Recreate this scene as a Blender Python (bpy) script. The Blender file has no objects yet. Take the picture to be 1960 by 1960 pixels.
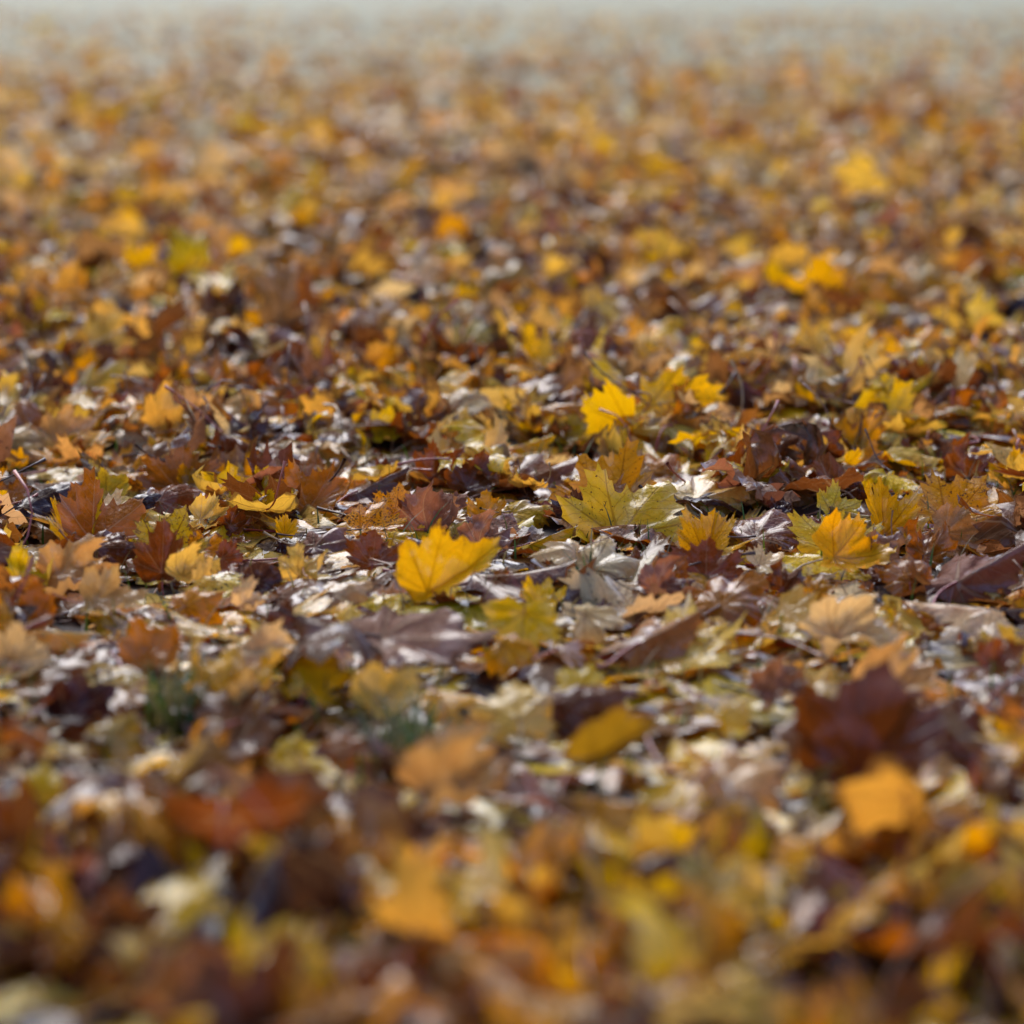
import bpy, math, random
import numpy as np
from mathutils import Vector
from mathutils.bvhtree import BVHTree

scene = bpy.context.scene
R_ = math.radians
rng = np.random.default_rng(11)

# ------------------------------------------------------------------ camera
HFOV = R_(24.0); PITCH = R_(12.6); CAM_Z = 0.712
cd = bpy.data.cameras.new("camera"); cam = bpy.data.objects.new("camera", cd)
scene.collection.objects.link(cam); scene.camera = cam
cam.location = (0, 0, CAM_Z); cam.rotation_euler = (R_(90) - PITCH, 0, 0)
cd.sensor_width = 36; cd.angle = HFOV; cd.clip_start = 0.02; cd.clip_end = 2000
cd.dof.use_dof = True; cd.dof.focus_distance = 3.07; cd.dof.aperture_fstop = 2.2
cd.dof.aperture_blades = 0

# ------------------------------------------------------------------ daylight
SUN_EL, SUN_AZ = 42, -14      # azimuth measured from +Y towards +X
w = bpy.data.worlds.new("World"); scene.world = w; w.use_nodes = True
nt = w.node_tree; nt.nodes.clear()
sky = nt.nodes.new("ShaderNodeTexSky"); sky.sky_type = 'NISHITA'; sky.sun_disc = False
sky.sun_elevation = R_(SUN_EL); sky.sun_rotation = R_(SUN_AZ)
sky.air_density = 1.0; sky.dust_density = 1.2; sky.ozone_density = 2.0
hs = nt.nodes.new("ShaderNodeHueSaturation"); hs.inputs["Saturation"].default_value = 1.15; hs.inputs["Hue"].default_value = 0.515
bg = nt.nodes.new("ShaderNodeBackground"); bg.inputs[1].default_value = 0.15
wo = nt.nodes.new("ShaderNodeOutputWorld")
nt.links.new(sky.outputs[0], hs.inputs["Color"]); nt.links.new(hs.outputs[0], bg.inputs[0]); nt.links.new(bg.outputs[0], wo.inputs[0])
sd = bpy.data.lights.new("sun", 'SUN'); sd.energy = 1.5; sd.angle = R_(45); sd.color = (1.0, 0.965, 0.93)
so = bpy.data.objects.new("sun", sd); scene.collection.objects.link(so)
_d = Vector((math.sin(R_(SUN_AZ))*math.cos(R_(SUN_EL)), math.cos(R_(SUN_AZ))*math.cos(R_(SUN_EL)), math.sin(R_(SUN_EL))))
so.rotation_euler = _d.to_track_quat('Z', 'Y').to_euler()
scene.view_settings.view_transform = 'Standard'; scene.view_settings.look = 'None'
scene.view_settings.exposure = 0.88; scene.view_settings.gamma = 1.0
scene.cycles.use_denoising = True
scene.cycles.max_bounces = 6; scene.cycles.diffuse_bounces = 3; scene.cycles.glossy_bounces = 2
scene.cycles.transmission_bounces = 3; scene.cycles.sample_clamp_indirect = 4

# ------------------------------------------------------------------ small helpers
def at(px, py, h=0.03):
    """point at height h seen at photo pixel (px,py) of 1960"""
    k = math.tan(HFOV/2)
    u = (px-980)/980*k; v = -(py-980)/980*k
    d = Vector((u, math.cos(PITCH)+v*math.sin(PITCH), -math.sin(PITCH)+v*math.cos(PITCH)))
    s = (h-CAM_Z)/d.z
    return Vector((d.x*s, d.y*s, h))
def axial(p):
    return p[1]*math.cos(PITCH) + (CAM_Z-p[2])*math.sin(PITCH)
def project(P):
    """(n,3) -> px,py of 1960, depth"""
    k = math.tan(HFOV/2)
    z = P[:, 1]*math.cos(PITCH) - (P[:, 2]-CAM_Z)*math.sin(PITCH)
    yv = P[:, 1]*math.sin(PITCH) + (P[:, 2]-CAM_Z)*math.cos(PITCH)
    return 980+P[:, 0]/z/k*980, 980-yv/z/k*980, z
def ground_z(x, y):
    f = np.clip((np.asarray(y)-0.5)/1.5, 0, 1)
    return (0.014*np.sin(2.3*x+0.6)*np.sin(1.9*y+1.1) + 0.008*np.sin(5.1*x+1.9)*np.cos(4.3*y) + .012*np.clip(np.asarray(y)-4, 0, 4)/4*np.sin(1.1*x+.8*y)) * f - 0.005

def mat(name):
    m = bpy.data.materials.new(name); m.use_nodes = True
    t = m.node_tree; b = t.nodes["Principled BSDF"]
    return m, t, b
class NB:
    def __init__(s, t): s.t = t
    def n(s, k, **kw):
        x = s.t.nodes.new(k)
        for a, b in kw.items(): setattr(x, a, b)
        return x
    def put(s, sock, v):
        if isinstance(v, bpy.types.NodeSocket): s.t.links.new(v, sock)
        else: sock.default_value = v
    def m(s, op, *a):
        x = s.n("ShaderNodeMath", operation=op)
        for i, v in enumerate(a): s.put(x.inputs[i], v)
        return x.outputs[0]
    def step(s, v, lo, hi):
        x = s.n("ShaderNodeMapRange", interpolation_type='SMOOTHSTEP')
        s.put(x.inputs[0], v); s.put(x.inputs[1], lo); s.put(x.inputs[2], hi)
        return x.outputs[0]
    def mix(s, f, a, b, blend='MIX'):
        x = s.n("ShaderNodeMix", data_type='RGBA', blend_type=blend)
        s.put(x.inputs[0], f); s.put(x.inputs[6], a); s.put(x.inputs[7], b)
        return x.outputs[2]
    def noise(s, vec, scale, detail=2.0, rough=0.5):
        x = s.n("ShaderNodeTexNoise"); s.put(x.inputs["Vector"], vec)
        x.inputs["Scale"].default_value = scale; x.inputs["Detail"].default_value = detail
        x.inputs["Roughness"].default_value = rough
        return x.outputs[0]
    def attr(s, name):
        return s.n("ShaderNodeAttribute", attribute_name=name)

# ------------------------------------------------------------------ leaf material
def leaf_material():
    m, t, b = mat("wet_maple_leaf"); N = NB(t)
    tint = N.attr("tint"); lc = N.attr("lc"); ld = N.attr("ld")
    sx = N.n("ShaderNodeSeparateXYZ"); N.put(sx.inputs[0], lc.outputs["Vector"])
    X, Y, S = sx.outputs
    sl = N.n("ShaderNodeSeparateXYZ"); N.put(sl.inputs[0], ld.outputs["Vector"])
    spots, edge, vein = sl.outputs
    T = tint.outputs["Alpha"]
    ax = N.m('ABSOLUTE', X)
    r = N.m('SQRT', N.m('ADD', N.m('MULTIPLY', X, X), N.m('MULTIPLY', Y, Y)))
    th = N.m('ARCTAN2', ax, Y)
    c = N.m('ADD', N.m('MULTIPLY', N.m('GREATER_THAN', th, 0.44), 0.82), N.m('MULTIPLY', N.m('GREATER_THAN', th, 1.2), 0.68))
    dl = N.m('SUBTRACT', th, c)
    xp = N.m('ABSOLUTE', N.m('MULTIPLY', r, N.m('SINE', dl)))
    yp = N.m('MULTIPLY', r, N.m('COSINE', dl))
    wp = N.m('MULTIPLY', N.m('SUBTRACT', 1.15, r), 0.022)
    prim = N.m('SUBTRACT', 1.0, N.step(xp, N.m('MULTIPLY', wp, 0.3), wp))
    wob = N.m('MULTIPLY', N.noise(lc.outputs["Vector"], 7.0), 0.10)
    s = N.m('FRACT', N.m('MULTIPLY', N.m('ADD', N.m('SUBTRACT', yp, N.m('MULTIPLY', xp, 1.15)), wob), 6.5))
    sec = N.m('SUBTRACT', 1.0, N.step(N.m('ABSOLUTE', N.m('SUBTRACT', s, 0.5)), 0.015, 0.075))
    sec = N.m('MULTIPLY', sec, N.m('LESS_THAN', xp, 0.3))
    vm = N.m('MAXIMUM', prim, N.m('MULTIPLY', sec, 0.5))
    # vector for noises, different on every leaf
    cv = N.n("ShaderNodeCombineXYZ"); N.put(cv.inputs[0], X); N.put(cv.inputs[1], Y); N.put(cv.inputs[2], N.m('MULTIPLY', S, 17.0))
    V = cv.outputs[0]
    n1 = N.noise(V, 2.6, 4.0, 0.6); n2 = N.noise(V, 24.0, 3.0, 0.65); n3 = N.noise(V, 9.0, 4.0, 0.6)
    base = tint.outputs["Color"]
    darker = N.mix(1.0, base, (0.74, 0.62, 0.52, 1), 'MULTIPLY')
    col = N.mix(N.m('MULTIPLY', N.step(n1, 0.40, 0.68), N.m('ADD', 0.6, N.m('MULTIPLY', vein, 0.4))), base, darker)
    lighter = N.mix(1.0, base, (1.14, 1.08, 1.1, 1), 'MULTIPLY')
    col = N.mix(N.m('MULTIPLY', N.step(n3, 0.5, 0.75), 0.6), col, lighter)
    # veins: lighter on brown leaves, darker on yellow ones
    vd = N.mix(1.0, col, (0.42, 0.30, 0.25, 1), 'MULTIPLY')
    vl = N.mix(0.5, col, (0.50, 0.34, 0.18, 1))
    vcol = N.mix(N.m('GREATER_THAN', vein, 0.0), vd, vl)
    col = N.mix(N.m('MULTIPLY', vm, N.m('MINIMUM', N.m('ABSOLUTE', vein), 1.0)), col, vcol)
    # browned margin and specks
    e = N.step(N.m('ADD', T, N.m('MULTIPLY', N.m('SUBTRACT', n3, 0.5), 0.7)), N.m('SUBTRACT', 1.12, N.m('MULTIPLY', edge, 0.6)), N.m('SUBTRACT', 1.22, N.m('MULTIPLY', edge, 0.5)))
    col = N.mix(N.m('MULTIPLY', e, 0.85), col, (0.13, 0.05, 0.018, 1))
    th2 = N.m('SUBTRACT', 0.72, N.m('MULTIPLY', spots, 0.15))
    sp = N.step(N.m('ADD', n2, N.m('MULTIPLY', N.m('SUBTRACT', n1, 0.5), 0.25)), th2, N.m('ADD', th2, 0.035))
    col = N.mix(N.m('MULTIPLY', sp, 0.9), col, (0.07, 0.028, 0.012, 1))
    # paler, greyer underside
    bw = N.n("ShaderNodeRGBToBW"); N.put(bw.inputs[0], col)
    und = N.n("ShaderNodeCombineColor")
    N.put(und.inputs[0], N.m('MULTIPLY', bw.outputs[0], 1.3)); N.put(und.inputs[1], N.m('MULTIPLY', bw.outputs[0], 1.02)); N.put(und.inputs[2], N.m('MULTIPLY', bw.outputs[0], 0.45))
    geo = N.n("ShaderNodeNewGeometry")
    colu = N.mix(0.26, col, und.outputs[0])
    col = N.mix(geo.outputs["Backfacing"], col, colu)
    N.put(b.inputs["Base Color"], col)
    wet = N.step(n1, 0.455, 0.54)
    N.put(b.inputs["Roughness"], N.m('ADD', 0.30, N.m('MULTIPLY', wet, 0.25)))
    b.inputs["Specular IOR Level"].default_value = 0.12
    N.put(b.inputs['Coat Weight'], N.m('SUBTRACT', 1.0, wet)); b.inputs['Coat Roughness'].default_value = 0.13; b.inputs['Coat IOR'].default_value = 1.55; b.inputs['Coat Tint'].default_value = (1, 1, 1, 1)
    # relief: veins sunk, blade puckered between them
    vn = N.n("ShaderNodeTexVoronoi"); N.put(vn.inputs["Vector"], V); vn.inputs["Scale"].default_value = 15
    h = N.m('ADD', N.m('MULTIPLY', vm, -0.8), N.m('ADD', N.m('MULTIPLY', vn.outputs[0], -0.7), N.m('ADD', N.m('MULTIPLY', n3, 1.8), N.m('MULTIPLY', n2, 0.7))))
    bp = N.n("ShaderNodeBump"); bp.inputs["Strength"].default_value = 0.8; bp.inputs["Distance"].default_value = 0.0028
    N.put(bp.inputs["Height"], h); N.put(b.inputs["Normal"], bp.outputs[0])
    tr = N.n("ShaderNodeBsdfTranslucent")
    N.put(tr.inputs["Color"], N.mix(1.0, col, (1.3, 0.95, 0.7, 1), 'MULTIPLY'))
    mx = N.n("ShaderNodeMixShader"); mx.inputs[0].default_value = 0.42
    N.put(mx.inputs[1], b.outputs[0]); N.put(mx.inputs[2], tr.outputs[0])
    out = [x for x in t.nodes if x.type == 'OUTPUT_MATERIAL'][0]
    N.put(out.inputs[0], mx.outputs[0])
    return m
def stem_material():
    m, t, b = mat("leaf_stem"); N = NB(t)
    tint = N.attr("tint")
    tc = N.n("ShaderNodeTexCoord")
    n = N.noise(tc.outputs["Object"], 60.0, 3.0)
    N.put(b.inputs["Base Color"], N.mix(N.step(n, 0.4, 0.7), tint.outputs["Color"], N.mix(1.0, tint.outputs["Color"], (0.6, 0.5, 0.45, 1), 'MULTIPLY')))
    b.inputs["Roughness"].default_value = 0.32
    return m
LEAF = leaf_material(); STEM = stem_material()

def soil_material():
    m, t, b = mat("damp_soil_and_lawn"); N = NB(t)
    tc = N.n("ShaderNodeTexCoord"); P = tc.outputs["Object"]
    n1 = N.noise(P, 1.3, 5.0, 0.6); n2 = N.noise(P, 40.0, 5.0, 0.7)
    soil = N.mix(n2, (0.010, 0.007, 0.004, 1), (0.045, 0.028, 0.014, 1))
    lawn = N.mix(N.step(N.noise(P, 3.0, 3.0), .4, .62), N.mix(n2, (0.10, 0.11, 0.045, 1), (0.26, 0.25, 0.12, 1)), N.mix(n2, (0.16, 0.15, 0.06, 1), (0.48, 0.42, 0.22, 1)))
    s = N.n("ShaderNodeSeparateXYZ"); N.put(s.inputs[0], P)
    f = N.m('MAXIMUM', N.m('MULTIPLY', N.step(n1, 0.6, 0.7), 0.0), N.step(N.m('ADD', s.outputs[1], N.m('MULTIPLY', n1, 3.0)), 7.4, 8.6))
    N.put(b.inputs["Base Color"], N.mix(f, soil, lawn)); b.inputs["Roughness"].default_value = 0.8
    bp = N.n("ShaderNodeBump"); bp.inputs["Strength"].default_value = 0.6; bp.inputs["Distance"].default_value = 0.01
    N.put(bp.inputs["Height"], n2); N.put(b.inputs["Normal"], bp.outputs[0])
    return m
SOIL = soil_material()

# ------------------------------------------------------------------ meshes from arrays
def new_mesh(name, V, quads, tris, material, smooth=True, tint=None, lc=None, ld=None, parent=None):
    me = bpy.data.meshes.new(name)
    nq, nt_ = len(quads), len(tris)
    me.vertices.add(len(V)); me.vertices.foreach_set("co", np.ascontiguousarray(V, dtype=np.float32).ravel())
    me.loops.add(nq*4+nt_*3)
    idx = np.concatenate([np.asarray(quads, dtype=np.int32).ravel(), np.asarray(tris, dtype=np.int32).ravel()])
    me.loops.foreach_set("vertex_index", idx)
    me.polygons.add(nq+nt_)
    st = np.concatenate([np.arange(nq)*4, nq*4+np.arange(nt_)*3]).astype(np.int32)
    me.polygons.foreach_set("loop_start", st)
    me.update(calc_edges=True)
    if smooth: me.polygons.foreach_set("use_smooth", np.ones(nq+nt_, dtype=bool))
    for nm, a, ty, key in (("tint", tint, 'FLOAT_COLOR', "color"), ("lc", lc, 'FLOAT_VECTOR', "vector"), ("ld", ld, 'FLOAT_VECTOR', "vector")):
        if a is not None:
            at_ = me.attributes.new(nm, ty, 'POINT'); at_.data.foreach_set(key, np.ascontiguousarray(a, dtype=np.float32).ravel())
    me.materials.append(material)
    o = bpy.data.objects.new(name, me); scene.collection.objects.link(o)
    if parent is not None: o.parent = parent
    return o

# ------------------------------------------------------------------ the maple leaf outline (one half, from the tip to the stalk)
HALF = [(0, 1.0), (.040, .90), (.155, .845), (.135, .76), (.185, .70), (.20, .66), (.325, .70), (.290, .58), (.285, .50), (.36, .50),
        (.455, .585), (.47, .53), (.575, .62), (.61, .57), (.76, .665), (.70, .54), (.82, .50), (.68, .40), (.655, .34),
        (.76, .31), (.62, .23), (.53, .16), (.57, .145), (.67, .14), (.67, .09), (.78, .03), (.66, -.03), (.64, -.12),
        (.50, -.14), (.37, -.20), (.33, -.27), (.18, -.20), (.07, -.12)]
def polar(pts):
    th = np.array([math.atan2(x, y) for x, y in pts]); r = np.array([math.hypot(x, y) for x, y in pts])
    for i in range(1, len(th)):
        if th[i] <= th[i-1]: th[i] = th[i-1]+0.006
    return th, r
TH, RR = polar(HALF)
KEEP1 = [0, 1, 2, 3, 4, 6, 7, 8, 10, 12, 13, 14, 15, 16, 17, 19, 20, 21, 23, 25, 26, 28, 30, 31, 32]
KEEP2 = [0, 1, 3, 6, 8, 12, 14, 16, 18, 21, 25, 28, 31]
KEEP3 = [0, 3, 8, 14, 18, 21, 25, 30]
def outline(level):
    if level == 0 or level == -1: th, r = TH.copy(), RR.copy()
    else:
        k = {1: KEEP1, 2: KEEP2, 3: KEEP3}[level]; th, r = TH[k], RR[k]
    if level == -1:                     # finer: midpoints, slightly scalloped
        t2 = (th[:-1]+th[1:])/2; r2 = (r[:-1]+r[1:])/2*0.985
        th = np.insert(th, np.arange(1, len(th)), t2); r = np.insert(r, np.arange(1, len(r)), r2)
    full_t = np.concatenate([-th[::-1], th[1:]]); full_r = np.concatenate([r[::-1], r[1:]])
    return full_t, full_r
RINGS = {-1: [.10, .2, .3, .4, .5, .6, .7, .78, .86, .93, 1.0], 0: [.2, .42, .62, .8, 1.0], 1: [.3, .65, 1.0], 2: [.5, 1.0], 3: [1.0]}

def make_leaves(P, level):
    """P: dict of arrays (n,) -> V (n,nv,3) in leaf space times scale, uv (n,nv,2), t (nv)"""
    n = len(P['R']); th, r = outline(level); m = len(th)
    c = lambda k: P[k][:, None]
    # individual outline: lobes longer or shorter, more or less deeply cut
    ph = P['seed']*6.28
    rr = r[None, :]*(1+0.10*np.sin(3*th[None]+ph[:, None]*3)+0.06*np.sin(7*th[None]+ph[:, None]*5)+0.03*np.sin(23*th[None]+ph[:, None]*11))
    bite = c('bite'); ba = (c('seed')*97 % 1-.5)*4.4
    rr = rr*(1-bite*np.exp(-((th[None]-ba)/(.22+.3*(c('seed')*31 % 1)))**2))
    oval = (0.80-0.28*np.abs(th)/math.pi*1.6)[None]
    rr = rr*(1-c('oval'))+oval*c('oval')
    tt = th[None, :]+0.05*np.sin(2*th[None]+ph[:, None]*7)
    rings = np.array(RINGS[level])
    t = np.concatenate([[0.0], np.repeat(rings, m)])
    X = np.zeros((n, len(t))); Y = np.zeros((n, len(t)))
    ox = rr*np.sin(tt)*c('wide'); oy = rr*np.cos(tt)
    for i, q in enumerate(rings):
        X[:, 1+i*m:1+(i+1)*m] = ox*q; Y[:, 1+i*m:1+(i+1)*m] = oy*q
    UX, UY = X.copy(), Y.copy()
    rad = np.hypot(X, Y); ang = np.arctan2(X, Y)
    tr = t[None, :]
    fs = 1/np.sqrt(1+c('fold')**2)
    Z = c('fold')*np.abs(X)*fs; X = X*fs
    Z = Z + c('pucker')*rad*np.cos(ang*7.8)*0.5
    Z += c('ripple')*tr**2.5*(np.sin(5*ang+ph[:, None]*13)+.7*np.sin(11*ang+ph[:, None]*17)+.45*np.sin(19*ang+ph[:, None]*5))*0.6
    Z += c('lump')*(np.sin(5.5*X+ph[:, None]*9)*np.sin(4.7*Y+ph[:, None]*4)+.55*np.sin(11*X+3*Y+ph[:, None]*21)+.3*np.sin(19*Y-7*X+ph[:, None]*3))
    ca, sa = np.cos(c('axis')), np.sin(c('axis'))
    A = X*ca+Y*sa; B = -X*sa+Y*ca
    def bend(a, z, k):
        f = k*a + 0.35*k*a*np.abs(a)
        h = f/2
        s = np.where(np.abs(h) > 1e-5, np.sin(h)/np.where(np.abs(h) > 1e-5, h, 1), 1)
        return a*s*np.cos(h)-z*np.sin(f), a*s*np.sin(h)+z*np.cos(f)
    A, Z = bend(A, Z, c('kx'))
    X = A*ca-B*sa; Y = A*sa+B*ca
    Y2, Z = bend(Y-0.25, Z, c('ky')); Y = Y2+0.25
    V = np.stack([X, Y, Z], -1)*P['R'][:, None, None]
    uv = np.stack([UX, UY], -1)
    m_ = m
    tris = [(0, 1+(j+1) % m_, 1+j) for j in range(m_)]
    quads = []
    for i in range(len(rings)-1):
        a = 1+i*m_; b2 = 1+(i+1)*m_
        for j in range(m_):
            k = (j+1) % m_
            quads.append((a+j, a+k, b2+k, b2+j))
    # +Z is the upper face of the leaf: tris run counter-clockwise seen from above
    return V, uv, t, np.array(quads, dtype=np.int64).reshape(-1, 4), np.array(tris, dtype=np.int64)

def rot(yaw, lean, twist):
    """Rz(yaw) Rx(lean) Rz(-twist), arrays -> (n,3,3)"""
    def rz(a):
        z = np.zeros_like(a); o = np.ones_like(a); c, s = np.cos(a), np.sin(a)
        return np.stack([np.stack([c, -s, z], -1), np.stack([s, c, z], -1), np.stack([z, z, o], -1)], -2)
    def rx(a):
        z = np.zeros_like(a); o = np.ones_like(a); c, s = np.cos(a), np.sin(a)
        return np.stack([np.stack([o, z, z], -1), np.stack([z, c, -s], -1), np.stack([z, s, c], -1)], -2)
    return rz(yaw) @ rx(lean) @ rz(-twist)

def make_stems(P, seg, sides):
    """stalk of each leaf in leaf space"""
    n = len(P['R']); L = P['stemlen']; s = np.linspace(0, 1, seg+1)
    c = lambda a: np.asarray(a)[:, None]
    yy = -s[None]*c(L)*np.cos(c(P['stembend'])*s[None]*0.8)
    zz = s[None]*c(L)*np.sin(c(P['stembend'])*s[None]*0.8)
    xx = c(P['stemside'])*s[None]**2*c(L)+0.05*c(L)*np.sin(6*s[None]+c(P['seed'])*20)*s[None]
    C = np.stack([xx, yy, zz+0.004], -1)*P['R'][:, None, None]
    T = np.gradient(C, axis=1); T /= np.linalg.norm(T, axis=-1, keepdims=True)+1e-9
    U = np.cross(T, np.array([1.0, 0.02, 0])); U /= np.linalg.norm(U, axis=-1, keepdims=True)+1e-9
    W = np.cross(T, U)
    rad = np.full(seg+1, 0.0125); rad[0] = 0.017; rad[-1] = 0.026; rad[-2] = 0.015
    a = np.arange(sides)/sides*2*math.pi
    ring = (np.cos(a)[None, None, :, None]*U[:, :, None, :]+np.sin(a)[None, None, :, None]*W[:, :, None, :])
    V = C[:, :, None, :]+ring*(rad[None, :]*np.minimum(P['R'], .11)[:, None])[:, :, None, None]
    V = V.reshape(n, (seg+1)*sides, 3)
    q = [(i*sides+j, i*sides+(j+1) % sides, (i+1)*sides+(j+1) % sides, (i+1)*sides+j) for i in range(seg) for j in range(sides)]
    if sides == 4: q.append((seg*4, seg*4+1, seg*4+2, seg*4+3))
    return V, np.array(q, dtype=np.int64)

# ------------------------------------------------------------------ leaf colours (base colours, linear)
COL = {
 'J': ((.46, .25, .17), 'pale mauve'),
 'K': ((.90, .60, .03), 'lemon yellow'),
 'Y': ((.87, .58, .003), 'bright yellow'), 'G': ((.82, .44, .003), 'golden yellow'), 'A': ((.66, .31, .003), 'amber'),
 'O': ((.42, .145, .003), 'orange brown'), 'R': ((.20, .052, .006), 'rust red'), 'B': ((.21, .060, .005), 'brown'),
 'D': ((.055, .022, .016), 'dark purple brown'), 'T': ((.60, .37, .11), 'tan'), 'C': ((.78, .60, .26), 'cream'),
 'P': ((.80, .54, .09), 'pale yellow'), 'M': ((.30, .135, .07), 'dull mauve brown'), 'L': ((.46, .30, .012), 'olive yellow'),
 'V': ((.075, .020, .010), 'dark maroon'), 'N': ((.36, .18, .05), 'light brown')}
KEYS = list(COL)
DARKV = set('YGAPLCK')

KEYSP = ['R', 'seed', 'oval', 'wide', 'fold', 'pucker', 'ripple', 'lump', 'axis', 'kx', 'ky', 'yaw', 'lean', 'twist',
         'stemlen', 'stembend', 'stemside', 'bite', 'spots', 'edge', 'vein', 'x', 'y', 'z', 'sit']
# ---- leaves laid by hand where the photograph shows them
# (px, py, width px, yaw, lean, twist, colour, shape, extra, label)
H = []
def hero(px, py, wpx, yaw, lean, twist, col, shape, label, ref=None, **ex):
    H.append(dict(px=px, py=py, w=wpx, yaw=yaw, lean=lean, twist=twist, col=col, shape=shape, label=label, ref=ref, ex=ex))
SH = {'flat': dict(kx=.35, ky=.2, fold=.05, lump=.02, ripple=.04), 'cup': dict(kx=1.2, ky=.5, fold=.05, lump=.03, ripple=.05),
      'dome': dict(kx=-1.2, ky=-.6, lump=.03, ripple=.05), 'fold': dict(fold=.9, kx=.3, ky=.2, lump=.03, ripple=.05),
      'tent': dict(fold=-.9, kx=-.2, lump=.03, ripple=.05), 'roll': dict(kx=2.6, ky=.3, lump=.04, ripple=.06),
      'rolldown': dict(kx=-2.4, ky=-.3, lump=.04, ripple=.06), 'crumple': dict(kx=1.3, ky=-.8, fold=.2, lump=.085, ripple=.13, pucker=.12),
      'bow': dict(ky=-1.3, kx=.2, lump=.03, ripple=.05), 'scoop': dict(ky=1.4, kx=.3, lump=.03, ripple=.05)}
exec_heroes = True
# --- the sharp band, centre
hero(1218, 985, 215, -8, 66, 30, 'K', 'scoop', 'large speckled yellow leaf standing upright in sharp focus near the centre', 'the large speckled yellow leaf', R=.118, spots=.55, ky=-.6, kx=.3, stemlen=.55)
hero(1150, 935, 165, 10, 58, -32, 'A', 'flat', 'amber leaf with pointed lobes propped behind the large speckled yellow leaf', R=.105, spots=.5)
hero(1175, 1075, 170, 0, 34, 70, 'C', 'bow', 'pale yellow leaf bending down with dark veins under the large speckled yellow leaf', 'the pale bending yellow leaf', spots=.15, kx=-.7)
hero(1375, 948, 200, 8, 38, 78, 'P', 'tent', 'pale glossy yellow leaf folded along its rib beside the tall speckled yellow leaf', 'the glossy folded yellow leaf', spots=.15, vein=.3, R=.105, fold=-.5, kx=0)
hero(1095, 985, 95, 20, 50, -60, 'D', 'cup', 'small dark purple brown cupped leaf against the amber leaf', spots=.3)
hero(1010, 935, 60, 0, 20, 0, 'D', 'roll', 'dark rolled leaf whose thin black stalk stands up beside it', stemlen=1.6, stembend=1.9)
hero(1046, 1030, 125, -10, 30, 62, 'Y', 'tent', 'narrow spiky yellow leaf tilted left of the pale bending leaf', spots=.45)
hero(1085, 1075, 130, 25, 40, -120, 'C', 'dome', 'cream leaf arched over with a lobe hanging down like a tooth', vein=-.3)
hero(1360, 1030, 95, -15, 68, 5, 'G', 'fold', 'upright golden leaf with fine brown specks and ragged top between two brown leaves', spots=.6, R=.075)
hero(1500, 1015, 175, 5, 30, 75, 'B', 'dome', 'wet dark brown leaf with pale veins fanning from its base', 'the wet brown leaf with fanning veins', R=.115, vein=1.0)
hero(1352, 1078, 120, -5, 62, 0, 'R', 'flat', 'smooth rust red leaf with two pointed lobes in front of the upright golden leaf', 'the rust red pointed leaf', spots=0)
hero(1410, 1135, 190, 8, 28, 50, 'O', 'dome', 'broad orange brown leaf below the rust red pointed leaf', ripple=.08)
hero(870, 1105, 190, -12, 56, 48, 'Y', 'fold', 'big plain yellow leaf a little out of focus left of centre', 'the big plain yellow leaf', R=.11, spots=0, kx=.5, ky=.3, vein=-.4, fold=.8, oval=.4)
hero(1495, 975, 60, 0, 70, 10, 'V', 'crumple', 'small crinkled dark maroon leaf standing behind the wet brown leaf')
hero(1665, 925, 120, 25, 62, 75, 'R', 'rolldown', 'dark rust leaf curled like a shell with a long arching stalk', 'the curled rust leaf', R=.07, stemlen=1.3, stembend=-.6, vein=-1, spots=.3)
hero(1612, 975, 95, 5, 46, 70, 'K', 'flat', 'lemon yellow leaf with sharp teeth below the curled rust leaf', spots=.25)
hero(1600, 1028, 145, -5, 46, 10, 'K', 'flat', 'lemon yellow toothed leaf lying over the edge of the wet brown leaf', 'the toothed lemon leaf', spots=.15)
hero(1690, 985, 90, 15, 74, 8, 'G', 'fold', 'tall narrow golden lobe standing in front of the curled rust leaf', R=.085, spots=.4)
hero(1840, 972, 150, -6, 48, 38, 'A', 'flat', 'amber leaf with long pointed lobes and dark freckles above the smooth tan leaf', 'the freckled amber leaf', R=.095, spots=.7)
hero(1838, 1022, 110, -5, 66, 95, 'N', 'flat', 'smooth tan brown leaf facing forward under the freckled amber leaf', vein=.6, spots=.1, oval=.5)
hero(1640, 1065, 165, 0, 30, 85, 'G', 'cup', 'golden leaf with pale ribs lying in front of the toothed lemon leaf', spots=.2)
hero(1770, 1040, 110, 10, 55, 20, 'O', 'crumple', 'crumpled orange brown leaf between the golden leaf and the smooth tan leaf', spots=.6)
hero(1738, 1090, 115, 0, 52, 0, 'O', 'dome', 'smooth domed orange brown leaf in front of the crumpled orange one', oval=.7, spots=0)
hero(1700, 1060, 110, -30, 45, 170, 'M', 'roll', 'shiny mauve leaf rolled at its edge on the domed orange brown leaf')
hero(1885, 1085, 220, 10, 34, 62, 'M', 'tent', 'long mauve brown leaf with pale ribs at the right end of the sharp band', 'the long ribbed mauve leaf', R=.14, vein=1, pucker=.14)
hero(1790, 945, 130, 15, 22, -100, 'C', 'dome', 'cream leaf with a downward stalk behind the freckled amber leaf', vein=.4, stemlen=1.1)
hero(1665, 880, 75, 10, 60, 20, 'A', 'cup', 'small amber leaf with dark blotches just above the curled rust leaf', spots=.8)
hero(1870, 890, 130, -10, 58, 30, 'B', 'crumple', 'big crinkled dark brown leaf standing near the right edge')
hero(1900, 815, 150, 0, 35, 40, 'P', 'dome', 'large pale yellow leaf out of focus above the crinkled dark brown leaf', 'the large pale leaf near the right edge', spots=0)
hero(1925, 915, 110, 12, 45, -40, 'G', 'cup', 'golden leaf at the right edge beside the crinkled dark brown leaf')
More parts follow.
